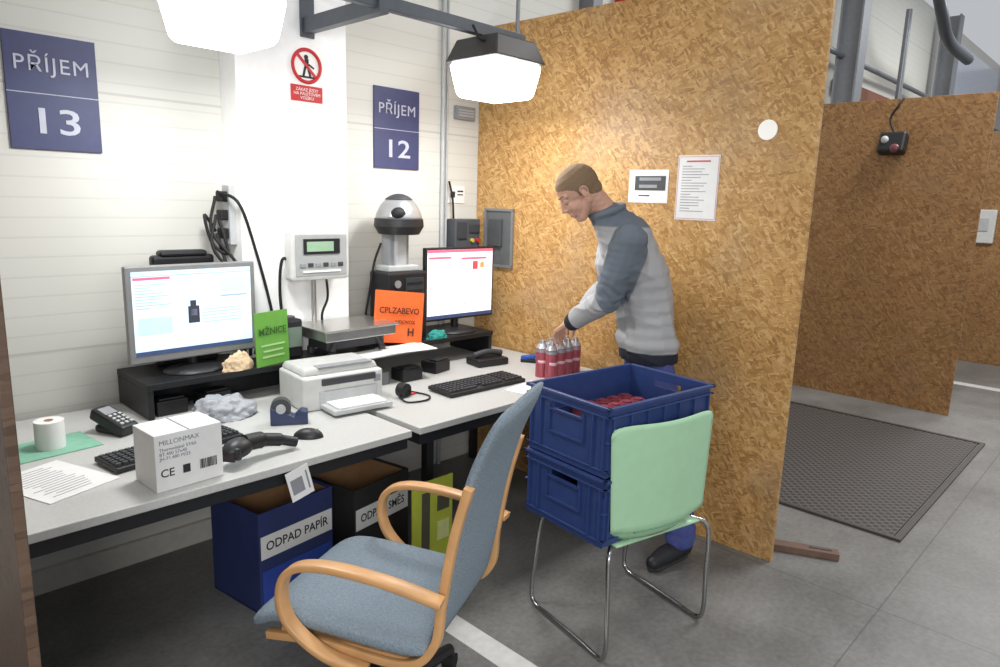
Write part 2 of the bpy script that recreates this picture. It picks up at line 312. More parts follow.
jb=thing("control_box","dark grey electrical control box with switches and cables","electrical box",(2.85,3.06,1.42)); MB().box((0,0,0),(.20,.08,.17)).obj("housing",mat("control_grey","#4c4f54",.5),jb,bevel=.006)
MB().box((-.05,-.045,.02),(.07,.01,.1)).obj("cover",DGREY,jb,bevel=.003);MB().box((.05,-.045,.03),(.08,.01,.05)).obj("cover",DGREY,jb,bevel=.003)
MB().cyl((.03,-.04,-.04),(.03,-.055,-.04),.012,n=12).obj("button",mat("btn_yellow","#c9b23a",.5),jb); MB().cyl((.075,-.04,-.04),(.075,-.055,-.04),.012,n=12).obj("button",RED,jb)
MB().tube(spline([(-.08,0,.08),(-.09,.0,.2),(-.11,.01,.3)]),.006).obj("cable",BLK2,jb);MB().tube(spline([(0,0,-.08),(.02,0,-.2),(.0,.01,-.35)]),.005).obj("cable",BLK2,jb)
mb=thing("metal_box","sheet metal recess plate set into the chipboard cut-out","electrical box",(xo(2.92)-.006,2.90,1.40),1.7)
MB().box((.002,0,0),(.006,.22,.34)).obj("recess_panel",mat("zinc_inner","#6f7173",.4,.4),mb)
fr=MB()
for c,d in (((0,.165),(.23,.014)),((0,-.165),(.23,.014)),((.108,0),(.014,.33)),((-.108,0),(.014,.33))): fr.box((-.004,c[0],c[1]),(.014,d[0],d[1]))
fr.obj("recess_frame",mat("zinc_box","#8b8d8e",.4,.4),mb); MB().box((-.012,.02,.03),(.02,.10,.16)).obj("inner_box",mat("zinc_cover","#5b5e60",.4,.4),mb,bevel=.003)
n1=thing("notice_sheet","white notice sheet with a printed picture pinned on chipboard","notice",(xo(1.915)-.001,1.915,1.71),1.7); MB().box((0,0,0),(.003,.22,.16)).obj("sheet",PAPER,n1)
MB().box((-.002,-.01,.015),(.002,.17,.07)).box((-.0025,.02,-.045),(.002,.06,.006)).obj("printed_picture",DGREY,n1); MB().box((-.0035,-.01,.035),(.001,.12,.015)).box((-.0035,0,.0),(.001,.1,.015)).obj("picture_highlight",GREY,n1)
n2=thing("notice_sheet","white printed notice with lines of text and thin red border","notice",(xo(1.655)-.001,1.655,1.705),1.7); MB().box((0,0,0),(.003,.21,.30)).obj("sheet",PAPER,n2)
tx=MB()
for i in range(17):
    z=.1-i*.013; w=random.uniform(.09,.16) if i%5 else .05; tx.box((-.0022,.08-w/2,z),(.0012,w,.003))
tx.obj("printed_lines",INKG,n2); bd=MB()
for c,d in (((0,.143),(.2,.002)),((0,-.143),(.2,.002)),((.1,0),(.002,.288)),((-.1,0),(.002,.288))): bd.box((-.0022,c[0],c[1]),(.0012,d[0],d[1]))
bd.obj("red_border",mat("border_red","#c98488",.6),n2); MB().box((-.0022,0,.122),(.0012,.12,.007)).obj("title_line",mat("title_red","#b9555a",.6),n2)
simple(MB().cyl((3.046,1.345,1.955),(3.040,1.345,1.955),.043,n=32).obj("flash_glare_disc",mat("glare_white","#f4f2ea",.3,var=0,emit=.12)),"round white disc painted as a flash glare spot on the chipboard","glare spot")  # flash reflection on the board, modelled as a faintly glowing white disc
# ------------------------------------------------------------------ lamps
def lamp(x,y,z,hh):
    t=thing("pendant_lamp","lit square work lamp with dark hood and glowing white bowl","lamp",(x,y,z),group="work lamps above the desks")
    MB().box((0,0,.158+hh/2),(.335,.335,hh),top=.78).obj("lamp_hood",mat("lamp_hood_dark","#454341",.5,.3),t,bevel=.008)
    MB().box((0,0,.08),(.325,.325,.16),rot=(rad(180),0,0),top=.82).obj("lamp_bowl",LAMPGL,t,bevel=.03,seg=4)
lamp(1.12,2.4,2.105,.082); lamp(2.42,2.4,2.085,.10)
bmf=thing("lamp_support_arm","grey steel support arm bolted to the column carrying the lamps","steel arm",(0,0,.0))
s4=[(1,.7),(1,-.7),(-1,-.7),(-1,.7)]
MB().tube([(.7,2.4,2.374),(2.60,2.4,2.374)],.026,sec=s4,sm=False).obj("cross_bar",mat("arm_steel","#5b6066",.4,.5),bmf,bevel=.003)
MB().tube([(1.76,2.94,2.36),(1.76,2.37,2.36)],.032,sec=s4,sm=False).box((1.76,2.942,2.42),(.07,.012,.22)).obj("bracket_arm",MC["arm_steel"],bmf,bevel=.003)
MB().tube([(1.9,2.4,2.39),(1.78,2.9,2.5)],.012).obj("brace_rod",GSTEEL,bmf); MB().tube([(2.56,2.4,2.39),(2.56,2.4,2.9)],.010).obj("brace_rod",GSTEEL,bmf)
MB().tube(spline([(2.36,2.33,2.345),(2.26,2.33,2.31),(2.22,2.35,2.37)]),.006).obj("cord",BLK2,bmf)
# ------------------------------------------------------------------ desks
def desk(x0,x1,label):
    t=thing("work_desk",label,"desk",((x0+x1)/2,2.53,0)); w=x1-x0
    MB().bb((-w/2,-.53,.712),(w/2,.53,.74)).obj("desk_top",DESK,t,bevel=.003)
    fr=MB(); fr.bb((-w/2+.01,-.515,.665),(w/2-.01,-.475,.712)).bb((-w/2+.01,.47,.665),(w/2-.01,.51,.712)).bb((-w/2+.01,-.475,.665),(-w/2+.05,.47,.712)).bb((w/2-.05,-.475,.665),(w/2-.01,.47,.712))
    fr.obj("steel_frame",FRAME,t,bevel=.002)
    for sx in (-1,1):
        for yy in (-.28,.49):
            if x0<1 and sx>0 and yy<0: continue
            MB().box((sx*(w/2-.05) if sx>0 else -w/2+(.25 if x0>1 else .05),yy,.333),(.04,.04,.664)).obj("leg",FRAME,t,bevel=.002)
desk(.262,1.615,"grey laminate work desk on black steel frame by the wall"); desk(1.655,2.985,"grey laminate work desk on black frame by the chipboard")
sh=thing("monitor_shelf","long black raised shelf standing on the desks carrying monitors","shelf",(0,0,.74))
MB().prism([(.92,2.74),(2.80,2.74),(2.80,3.085),(1.985,3.085),(1.985,2.935),(1.40,2.935),(1.40,3.085),(.92,3.085)],.118,.143).obj("shelf_board",FRAME,sh,bevel=.002)
for x in (.92,1.84,2.775): MB().bb((x,2.745,.001),(x+.022,2.93 if 1.4<x<2 else 3.08,.118)).obj("side_panel",FRAME,sh,bevel=.002)
MB().bb((.942,2.915,.001),(1.84,2.928,.118)).obj("back_panel",FRAME,sh)
Z1=.883; D=.7405
# ------------------------------------------------------------------ monitors
def monitor(x,y,w,h,zb,case,rz,label,kind):
    t=thing("computer_monitor",label,"monitor",(x,y,Z1),rz); zb-=Z1
    MB().box((0,0,zb+h/2),(w,.03,h)).box((0,.03,zb+h/2),(w*.7,.04,h*.7)).obj("casing",case,t,bevel=.006)
    MB().tube([(0,.035,.012),(0,.035,zb+.08)],.022,n=12).obj("stand_neck",BLACK,t)
    MB().sph((0,.02,.0),(.13,.10,.03),zmin=0).obj("stand_base",BLACK,t)
    bw=.022 if kind==1 else .012
    sw_,sh_=w-2*bw,h-2*bw-(.01 if kind==1 else .0); z0=zb+bw+(.01 if kind==1 else 0)
    MB().box((0,-.0156,z0+sh_/2),(sw_,.001,sh_)).obj("screen",mat("screen_lit%d"%kind,"#cfe4f4" if kind==1 else "#eeeaf2",.3,var=0,emit=.55),t)
    c=MB()
    def q(u0,v0,u1,v1,mi): c.bb((-sw_/2+u0*sw_,-.0172,z0+sh_*(1-v1)),(-sw_/2+u1*sw_,-.0163,z0+sh_*(1-v0)),mi=mi)
    if kind==1:
        q(0,0,1,.035,0);q(0.01,.07,.3,.10,1);q(0,.05,1,.06,2);q(0,.95,1,1,3)
        for i in range(9): q(.02,.15+i*.035,.02+.18*random.random()+.1,.158+i*.035,2)
        q(.72,.1,.96,.3,4);q(.72,.34,.96,.36,2);q(.03,.55,.3,.75,4)
        q(.455,.38,.505,.45,5);q(.435,.45,.53,.66,5);q(.455,.49,.51,.57,6)
        for i in range(5): q(.55,.5+i*.04,.9,.506+i*.04,2)
    else:
        q(0,0,1,.04,1);q(.02,.1,.35,.13,1);q(0,.06,1,.065,2);q(0,.95,1,1,3);q(.68,.18,.76,.3,5);q(.80,.2,.86,.28,6)
        for i in range(12): q(.03,.2+i*.055,.6,.206+i*.055,2)
        q(.5,.12,.9,.15,1)
    ms=[mat("ui_blue","#b7cfe4",.5,emit=.5),mat("ui_pink","#e2657f",.5,emit=.45),mat("ui_line","#9fb2bf",.5,emit=.3),mat("ui_taskbar","#3d4f78",.5,emit=.2),mat("ui_pale","#b5dbee",.5,emit=.55)]
    ms+= [mat("ui_dark","#3a3d48",.5,emit=.1),mat("ui_grey","#8a93a5",.5,emit=.2)] if kind==1 else [mat("ui_red","#c84a4f",.5,emit=.4),mat("ui_orange","#d99a55",.5,emit=.4)]
    c.obj("screen_content",ms,t)
monitor(1.16,2.86,.53,.385,.945,mat("silver_case","#8c8d8c",.35,.3),2,"silver framed flat monitor with a lit program screen",1)
monitor(2.62,2.84,.49,.40,.96,BLACK,-3,"black flat monitor showing a white table screen",2)
simple(MB().box((0,0,.235),(.26,.05,.47)).box((0,-.0,.475),(.20,.06,.03)).obj("black_case",BLACK,loc=(1.19,3.03,Z1),bevel=.02,seg=3),"black flat case standing upright behind the monitor","case")
# ------------------------------------------------------------------ outlets and cables
oc=thing("power_outlet","black plug socket block on the side of the column","outlet",(1.405,3.03,1.52))
MB().box((0,0,0),(.03,.07,.26)).obj("housing",LGREY,oc,bevel=.004)
for z in (.08,.0,-.08): MB().box((-.03,0,z),(.04,.045,.045)).obj("plug",BLK2,oc,bevel=.006)
cb=thing("power_cables","bundle of black power cables hanging from the column outlet","cable")
for i,pts in enumerate(([(1.34,3.02,1.6),(1.31,3.0,1.45),(1.39,2.93,1.3),(1.43,2.93,1.1),(1.42,2.91,.9)],[(1.34,3.02,1.52),(1.30,2.97,1.38),(1.40,2.92,1.22),(1.46,2.92,1.0),(1.45,2.925,.9)],[(1.34,3.02,1.44),(1.35,2.95,1.3),(1.38,2.92,1.2),(1.40,2.91,1.02),(1.39,2.91,.9)],[(1.35,3.02,1.62),(1.40,2.92,1.57),(1.48,2.935,1.35),(1.54,2.935,1.1),(1.56,2.935,.95)],[(1.34,3.03,1.45),(1.29,3.02,1.52),(1.31,3.0,1.40),(1.36,2.96,1.36),(1.34,2.99,1.5)])):
    MB().tube(spline(pts),.007,n=8).obj("cable",BLK2,cb)
# ------------------------------------------------------------------ scale
sc=thing("weighing_scale","industrial bench scale with steel pan and white digital display","scale",(1.845,2.785,Z1))
MB().box((0,0,.108),(.39,.26,.046)).box((0,0,.135),(.415,.285,.010)).obj("weighing_pan",STEEL,sc,bevel=.004)
bs=MB()
for x in (-.14,.14):
    for y in (-.09,.09): bs.cyl((x,y,.0),(x,y,.03),.018).tube([(x,y,.03),(x*.8,y*.8,.085)],.014)
bs.box((0,0,.06),(.32,.16,.045))
bs.obj("scale_base",DGREY,sc,bevel=.003)
MB().tube([(-.09,.14,.06),(-.09,.14,.42)],.012).obj("display_post",STEEL,sc)
MB().box((-.09,.10,.462),(.31,.07,.235)).obj("display_housing",WHITE,sc,bevel=.014)
MB().box((-.09,.063,.462),(.27,.004,.19)).obj("display_face",mat("face_grey","#a3a5a4",.5),sc,bevel=.004)
MB().box((-.09,.059,.502),(.19,.005,.07)).obj("display_bezel",BLACK,sc); MB().box((-.10,.0555,.502),(.14,.003,.045)).obj("lcd_panel",mat("lcd_lit","#8fae90",.3,emit=.15),sc)
for i in range(6): MB().box((-.19+i*.04,.059,.417),(.028,.006,.02)).obj("key_button",DGREY if i%2 else GREY,sc,bevel=.003)
MB().box((-.09,.059,.387),(.2,.004,.008)).obj("label_strip",WHT,sc)
MB().tube(spline([(-.22,.11,.43),(-.26,.12,.44),(-.27,.13,.3),(-.25,.14,.12),(-.23,.14,.03)]),.007,n=8).obj("cable",BLK2,sc)
MB().tube(spline([(-.04,.11,.36),(-.02,.13,.25),(-.05,.135,.16),(-.03,.135,.03)]),.006,n=8).obj("cable",BLK2,sc)
simple(MB().box((0,0,.003),(.46,.14,.006),rot=(0,0,.05)).box((.1,-.02,.008),(.26,.16,.003),rot=(0,0,-.15)).obj("paper_stack",PAPER,loc=(1.99,2.655,Z1+.001)),"loose white papers lying on the shelf edge","paper")
gs=thing("green_card_sign","green card sign standing upright on the shelf","card sign",(1.45,2.765,Z1),14)
MB().box((0,.0,.118),(.18,.006,.235),rot=(rad(-2),0,0)).obj("card",GREEN,gs)
text("lettering","MŽNICE",.042,(.0,-.006,.15),(rad(88),0,0),mat("green_dark","#2f5a23",.6),gs,bold=.0006); MB().box((0,-.006,.09),(.13,.001,.008)).box((0,-.007,.065),(.11,.001,.008)).box((0,-.008,.04),(.12,.001,.008)).obj("small_print",mat("green_pale","#a5c98a",.6),gs)
bd=thing("label_dispenser","black boxy device with a pale label on its face","device",(1.57,2.86,Z1)); MB().box((0,0,.09),(.11,.11,.18)).obj("housing",BLACK,bd,bevel=.012)
MB().box((0,-.058,.10),(.09,.003,.09)).obj("face_plate",mat("grey_green","#6a7a6c",.5),bd); MB().cyl((0,-.01,.18),(0,-.01,.19),.035).obj("dial",DGREY,bd)
tw=thing("document_camera","tall black and silver camera station with domed head","camera station",(2.245,2.90,Z1))
MB().box((0,0,.18),(.26,.16,.36)).obj("base_housing",BLACK,tw,bevel=.012); MB().box((.04,-.083,.22),(.12,.004,.22)).obj("front_panel",mat("tower_panel","#3c4247",.35,.3),tw,bevel=.003)
for z in (.30,.26,.22,.18): MB().box((.04,-.086,z),(.1,.003,.012)).obj("vent_slot",BLK2,tw)
MB().cyl((-.07,-.082,.30),(-.07,-.088,.30),.02,n=16).obj("power_button",SILVER,tw)
MB().box((0,.01,.375),(.20,.12,.03)).obj("step",LGREY,tw,bevel=.006)
MB().box((0,.03,.47),(.13,.07,.19)).box((0,-.01,.47),(.07,.03,.19),mi=1).obj("column",[GREY,LGREY],tw,bevel=.008)
MB().sph((0,0,.60),(.125,.12,.15),zmin=.18,n=28).obj("head_dome",SILVER,tw)
MB().cyl((0,0,.55),(0,0,.59),.105,.128,n=28).cyl((0,0,.59),(0,0,.628),.129,.125,n=28).obj("head_rim",BLACK,tw,bevel=.004); MB().sph((0,0,.605),(.122,.118,.150),zmin=.80,n=28).obj("dome_cap",DGREY,tw)
MB().sph((-.055,-.072,.655),(.045,.035,.034)).obj("black_window",BLK2,tw)
MB().tube(spline([(-.07,.06,.5),(-.12,.05,.4),(-.15,.05,.25),(-.17,.06,.1),(-.16,.05,.012)]),.006).obj("cable",BLK2,tw)
og=thing("orange_card_sign","bright orange card sign leaning against the camera station","card sign",(2.135,2.755,Z1),-8)
MB().box((0,-.0,.143),(.28,.005,.26),rot=(rad(-6),rad(7),0)).obj("card",ORANGE,og)
text("lettering","CPLZABEVO",.042,(.0,-.008,.175),(rad(84),rad(7),0),mat("ink_brown","#3c1a10",.7),og,bold=.0005)
text("lettering","H",.055,(.06,-.015,.06),(rad(84),rad(7),0),MC["ink_brown"],og,bold=.001); text("lettering","NDOVOX",.026,(.03,-.011,.115),(rad(84),rad(7),0),MC["ink_brown"],og,bold=.0003)
def lump(name,m,loc,r,label,cat,seed,z0=0):
    b=bmesh.new(); bmesh.ops.create_icosphere(b,subdivisions=5,radius=1)
    for v in b.verts:
        q=v.co.copy(); k=1+.28*noise.noise(q*1.9+Vector((seed,0,0)))+.14*noise.noise(q*5+Vector((0,seed,0)))-.10*abs(noise.noise(q*9+Vector((seed,seed,0)))); z=q.z*k
        v.co=Vector((q.x*k*r[0],q.y*k*r[1],(max(z,-.05)+.05)*r[2]))
    me=bpy.data.meshes.new(name); b.to_mesh(me); b.free(); me.materials.append(m)
    for pg in me.polygons: pg.use_smooth=True
    o=bpy.data.objects.new(name,me); COL.objects.link(o); o.location=loc; return simple(o,label,cat)
lump("cloth",PEACH,(1.29,2.765,Z1),(.07,.024,.07),"crumpled peach coloured cleaning cloth on the shelf","cloth",3)
lump("cloth",TEAL,(2.40,2.765,Z1),(.07,.025,.045),"crumpled teal cloth on the shelf beside the monitor","cloth",9)
lump("plastic_bag",BAG,(1.16,2.62,D),(.13,.08,.08),"crumpled translucent plastic bag on the desk","bag",5)
# ------------------------------------------------------------------ printer
pr=thing("laser_printer","white compact laser printer with paper in its front tray","printer",(1.61,2.55,D),-6)
MB().box((0,.005,.072),(.37,.25,.144)).obj("body",WHITE,pr,bevel=.012,seg=3); MB().box((0,.015,.158),(.355,.22,.03),top=.93).obj("top_cover",mat("printer_top","#c2c2bf",.4),pr,bevel=.01)
MB().box((0.02,-.07,.174),(.25,.05,.004)).obj("top_seam",GREY,pr)
MB().box((0.02,-.107,.118),(.25,.045,.03)).obj("output_slot",DGREY,pr,bevel=.004); MB().box((.02,-.175,.02),(.27,.16,.02)).box((.02,-.122,.05),(.27,.012,.06)).obj("paper_tray",LGREY,pr,bevel=.004)
MB().box((.02,-.18,.034),(.22,.13,.006)).obj("paper_sheets",PAPER,pr); MB().box((.155,-.122,.105),(.03,.006,.03)).obj("control_panel",GREY,pr)
def keyboard(loc,rz,label,w=.45,d=.15,m=BLACK):
    t=thing("keyboard",label,"keyboard",loc,rz); MB().box((0,0,.0125),(w,d,.018),rot=(rad(2),0,0)).obj("keyboard_base",m,t,bevel=.004)
    k=MB()
    for r in range(6):
        y=d/2-.018-r*(d-.03)/5.6
        for c in range(21):
            if c in (15,): continue
            x=-w/2+.018+c*(w-.036)/20
            if r==5 and 3<c<9:
                if c==5: k.box((x,y,.023),(.1,.015,.008),top=.9)
                continue
            k.box((x,y,.0245),((w-.036)/20*.82,.016,.008),top=.85)
    k.obj("keys",mat("key_black","#3a3b3e",.5),t,kind="stuff")
keyboard((.865,2.37,D),8,"black keyboard lying on the desk behind the carton"); keyboard((2.26,2.30,D),-2,"black computer keyboard on the desk near the cans",w=.48,d=.17)
bxs=thing("label_carton","white cardboard carton printed with text and a barcode","box",(.79,2.12,D),3)
MB().box((0,0,.088),(.205,.15,.176)).obj("carton",mat("carton_white","#d6d6d4",.7,var=.03),bxs,bevel=.002)
MB().box((0,0,.1765),(.005,.15,.001)).obj("flap_seam",INKG,bxs)
PR=mat("print_grey","#7d7f86",.7)
text("lettering","MILLONMAX",.021,(-.09,-.0755,.150),FY,PR,bxs,'LEFT'); text("lettering","Thermolabel 57/65\nBT.400 57x40\nJH-71.480 M/25",.0145,(-.09,-.0755,.115),FY,PR,bxs,'LEFT',ls=.95)
text("lettering","CE",.035,(-.09,-.0755,.055),FY,INK,bxs,'LEFT',bold=.0002); MB().box((-.012,-.0757,.056),(.022,.001,.026)).obj("symbol",INK,bxs)
bc=MB(); x=.03
while x<.085:
    w=random.choice((.0012,.002,.003)); bc.box((x,-.0757,.057),(w,.001,.03)); x+=w+random.choice((.0015,.0025))
bc.obj("barcode",INK,bxs)
lr=thing("label_roll","white paper roll standing on a green mat","paper roll",(.57,2.66,D+.0035)); MB().cyl((0,0,0),(0,0,.095),.045,n=32).obj("roll",PAPER,lr,bevel=.002); MB().cyl((0,0,.0952),(0,0,.0962),.014,n=20).obj("core",KRAFT,lr)
simple(MB().box((0,0,.0015),(.36,.2,.003)).obj("cutting_mat",mat("green_mat","#7fb49a",.7),loc=(.52,2.66,D),rot=(0,0,.1)),"thin pale green mat lying on the desk","mat")
dc=thing("paper_sheet","printed white document sheet lying on the desk","paper",(.50,2.34,D),20); MB().box((0,0,.001),(.22,.30,.002)).obj("sheet",PAPER,dc)
tl=MB()
for i in range(14): tl.box((-.01+random.uniform(-.01,.01),.12-i*.018,.0024),(random.uniform(.1,.17),.003,.0006))
tl.obj("printed_lines",INKG,dc)
tm=thing("payment_terminal","black handheld terminal standing on the desk","terminal",(.78,2.69,D),25); MB().box((0,0,.045),(.075,.16,.045),rot=(rad(20),0,0)).box((0,.02,.015),(.06,.09,.03)).obj("housing",BLACK,tm,bevel=.01)
MB().box((0,.028,.079),(.05,.045,.004),rot=(rad(20),0,0)).obj("display",GREY,tm); kk=MB()
for i in range(3):
    for j in range(4): kk.box((-.02+i*.02,-.06+j*.018,.048+j*.0065),(.012,.011,.008),rot=(rad(20),0,0))
kk.obj("keypad",LGREY,tm)
sg=thing("barcode_scanner","black handheld barcode scanner lying with coiled cord","scanner",(1.06,2.13,D),24); sg.scale=(1.2,1.2,1.2)
MB().tube(spline([(.09,-.055,.020),(.05,-.03,.036),(.0,-.005,.048),(-.05,.01,.052)]),[.015]*8+[.019]*8+[.024]*9,n=14).obj("handle",BLACK,sg)
MB().sph((-.075,.012,.046),(.050,.034,.028),n=20).box((-.105,.012,.040),(.03,.062,.034),rot=(0,rad(20),.2)).obj("scanner_head",BLACK,sg,bevel=.008,seg=3); MB().box((-.122,.008,.036),(.006,.048,.024),rot=(0,rad(20),.2)).obj("scan_window",mat("scan_dark","#2b2023",.2),sg)
MB().tube(spline([(.09,-.055,.018),(.10,.0,.008),(.05,.05,.006),(-.02,.08,.006),(.0,.12,.006),(.07,.11,.006)]),.004).obj("cord",BLK2,sg)
mo=thing("computer_mouse","black computer mouse on the desk","mouse",(1.28,2.19,D),-40); MB().sph((0,0,0),(.055,.032,.034),zmin=0,n=24).obj("mouse_body",BLACK,mo); MB().box((.03,0,.0275),(.014,.006,.008)).obj("scroll_wheel",GREY,mo)
tp=thing("tape_dispenser","dark blue and black tape dispenser on the desk","tape dispenser",(1.31,2.38,D),-30); MB().prism([(-.07,0),(.07,0),(.07,.05),(.045,.055),(.02,.03),(-.03,.06),(-.07,.07)],-.03,.03,mt=Matrix.Rotation(rad(90),4,'X')).obj("dispenser_body",mat("navy_plastic","#2d3758",.4),tp,bevel=.004)
MB().cyl((-.03,-.022,.065),(-.03,.022,.065),.038,n=24).obj("tape_roll",DGREY,tp); MB().cyl((-.03,-.031,.065),(-.03,.031,.065),.018,n=20).obj("hub",LGREY,tp)
simple(MB().cyl((0,0,0),(0,0,.06),.04,n=28).cyl((0,0,.0605),(0,0,.0615),.018,n=20,mi=1).obj("tape_spool",[mat("tape_grey","#6d6f70",.5),KRAFT],loc=(1.94,2.64,D)),"grey tape roll standing on the desk under the shelf","tape roll")
tpm=thing("tape_measure","black tape measure with a red tag on the desk","tape measure",(1.87,2.38,D),10); MB().cyl((0,-.02,.033),(0,.02,.033),.032,n=20).box((.01,0,.02),(.05,.04,.036)).obj("measure_case",BLACK,tpm,bevel=.006); MB().box((.05,0,.004),(.05,.02,.004)).obj("red_tag",RED,tpm)
MB().tube(spline([(-.03,.0,.01),(-.06,-.08,.0055),(.02,-.12,.0055),(.08,-.08,.0055),(.08,.02,.0055)]),.004).obj("lanyard",BLK2,tpm)
simple(MB().box((0,0,.002),(.24,.17,.004)).obj("paper_sheet",PAPER,loc=(2.43,2.10,D),rot=(0,0,.15)),"white sheet lying on the desk in front of the keyboard","paper")
hp=thing("desk_phone","black handset and cradle on the desk under the shelf end","phone",(2.62,2.60,D),-10); MB().box((0,0,.02),(.2,.13,.04)).obj("cradle",BLACK,hp,bevel=.01); MB().tube(spline([(-.09,0,.055),(0,0,.068),(.09,0,.055)]),.016,n=12).obj("handset",DGREY,hp)
sp=thing("hand_stapler","black stapler with a blue grip on the desk","stapler",(2.84,2.46,D),-60); MB().box((0,0,.01),(.14,.03,.02)).obj("base",BLACK,sp,bevel=.004); MB().box((0,0,.035),(.14,.028,.022),rot=(0,rad(-10),0)).obj("arm",mat("blue_grip","#1f4fa8",.4),sp,bevel=.006)
for i,(x,y) in enumerate(((2.08,2.62),(1.2,2.82),(2.3,2.66),(1.02,2.82))):
    simple(MB().box((0,0,.03),(.12,.1,.06)).box((0,-.02,.065),(.10,.05,.01)).obj("black_adapter_box",BLACK,loc=(x,y,D),rot=(0,0,.1*i if i<3 else 0),bevel=.008),"black adapter box tucked under the raised shelf","adapter box")
tg=thing("hanging_tag","white printed card hanging from the desk front edge","tag",(1.13,1.995,.665),0,rot=(0,rad(-14),0)); MB().box((0,0,0),(.085,.002,.11)).obj("card",PAPER,tg); MB().box((-.01,-.0015,-.005),(.045,.001,.055)).box((.03,-.0015,0),(.006,.001,.07)).obj("print",INKG,tg)
# ------------------------------------------------------------------ bins
def bin_(x,y,w,d,h,rz,m,inner,lab,label):
    t=thing("waste_box",label,"waste bin",(x,y,0.001),rz); th=.008
    b=MB(); b.box((0,0,.005),(w,d,.01)).box((0,-d/2+th/2,h/2),(w,th,h)).box((0,d/2-th/2,h/2),(w,th,h)).box((-w/2+th/2,0,h/2),(th,d-2*th,h)).box((w/2-th/2,0,h/2),(th,d-2*th,h)); b.obj("box_body",m,t,bevel=.001)
    i=MB(); i.box((0,-d/2+th+.002,h/2),(w-2*th,.002,h-.02)).box((0,d/2-th-.002,h/2),(w-2*th,.002,h-.02)).box((-w/2+th+.002,0,h/2),(.002,d-2*th,h-.02)).box((w/2-th-.002,0,h/2),(.002,d-2*th,h-.02)); i.obj("box_lining",inner,t)
    MB().box((.0,-d/2-.002,h*.66),(w*.96,.002,.095)).obj("label_sheet",PAPER,t)
    text("lettering",lab,.052,(0,-d/2-.0035,h*.66),(rad(90),0,rad(0)),INK,t,bold=.0006,sx=.92*w/.36)
    return t
b1=bin_(1.30,2.52,.36,.32,.42,8,CBLUE,KRAFT,"ODPAD PAPÍR","dark blue cardboard waste box labelled ODPAD PAPÍR")
MB().box((.0,-.1625,.10),(.34,.002,.16)).obj("blue_panel",CBLUE2,b1)
b2=bin_(1.70,2.50,.34,.32,.40,10,CBLK,KRAFT,"ODPAD SMĚS","black cardboard waste box labelled ODPAD SMĚS")
ys=thing("lime_panel","lime green printed panel leaning on the desk leg","panel",(1.86,2.16,0.001),0); MB().box((0,0,.21),(.23,.006,.42)).obj("panel_board",LIME,ys); MB().box((-.04,-.004,.22),(.045,.002,.3)).obj("printed_photo",mat("dark_print","#4c4a3a",.6),ys);MB().box((.06,-.004,.3),(.07,.002,.07)).obj("printed_photo",MC["dark_print"],ys); MB().box((.06,-.004,.17),(.07,.002,.09)).obj("printed_block",mat("lime_pale","#cfd48a",.6),ys)
# ------------------------------------------------------------------ crates
def crate(x,y,z,rz,label):
    t=thing("storage_crate",label,"crate",(x,y,z),rz,group="stacked blue crates"); w,d,h=.59,.42,.252; th=.006
    b=MB(); b.box((0,0,.012),(w-.05,d-.05,.02))
    for sy in (-1,1): b.box((0,sy*(d/2-.016),h/2),(w-.03,th,h-.01))
    for sx in (-1,1):
        X=sx*(w/2-.016)
        b.box((X,0,.0935),(th,d-.03,.181)); b.box((X,0,h-.02),(th,d-.03,.036))
        for sy in (-1,1): b.box((X,sy*(d/4+.022),.199),(th,d/2-.09,.031))
        for sy in (-1,1): b.box((X+sx*.006,sy*.085,.15),(.012,.006,.10))
        b.box((X+sx*.006,0,.10),(.012,.17,.006)).box((X+sx*.006,0,.184),(.014,.17,.006))
    b.obj("crate_body",CRATE,t)
    r=MB()
    for zz,o,hh in ((h-.006,.0,.012),(h-.035,.002,.006),(.028,.006,.006),(.13,.006,.005)):
        for sy in (-1,1): r.box((0,sy*(d/2-.008-o),zz),(w-2*o,.016,hh))
        if zz!=.13:
            for sx in (-1,1): r.box((sx*(w/2-.008-o),0,zz),(.016,d-2*o,hh))
    r.obj("rim",CRATE,t,bevel=.002)
    for sy in (-1,1):
        for i in range(7): MB().box((-w/2+.03+i*(w-.06)/6,sy*(d/2-.009),h/2),(.006,.012,h-.06)).obj("rib",CRATE,t)
    for sx in (-1,1):
        for yy in (-.18,-.13,.13,.18): MB().box((sx*(w/2-.009),yy,h/2),(.012,.006,h-.06)).obj("rib",CRATE,t)
    return t
CX,CY=2.147,1.415
crate(CX,CY,.4525,-7,"dark blue plastic crate stacked beneath another on the chair"); crate(CX,CY,.7065,-7,"dark blue plastic crate on top holding red lidded cans")
class Proto:
    def __init__(s,t,parts): s.t=t;s.p=parts;s.first=True
    def place(s,loc,rz,grp,label):
        if s.first: t=s.t; s.first=False
        else:
            t=s.t.copy(); COL.objects.link(t)
            for q in s.p: n=q.copy(); n.parent=t; COL.objects.link(n)
        t.location=loc; t.rotation_euler=(0,0,rz); t["group"]=grp; t["label"]=label
t=thing("spray_can","can","can")
SP=Proto(t,[MB().cyl((0,0,0),(0,0,.15),.031,n=24).obj("can_body",CANR,t,bevel=.002),MB().cyl((0,0,.15),(0,0,.172),.031,.019,n=24).cyl((0,0,.172),(0,0,.190),.016,.014,n=16).obj("can_top",CANS,t),
 MB().tube([(math.cos(q)*.0313,math.sin(q)*.0313,.08) for q in [rad(170+i*12) for i in range(10)]],.008,sec=[(1,.02),(1,-.02),(-1,-.02),(-1,.02)],up=(0,0,1)).obj("pale_band",mat("band_pink","#d9b0b6",.5),t),
 MB().cyl((0,0,.130),(0,0,.146),.0314,n=24).obj("silver_ring",CANS,t)])
for i in range(4):
    for j in range(2): SP.place((2.645+i*.0635,2.17+j*.0635,D),random.random()*.5+.2,"cans on the desk","pink red aluminium can in a pack on the desk")
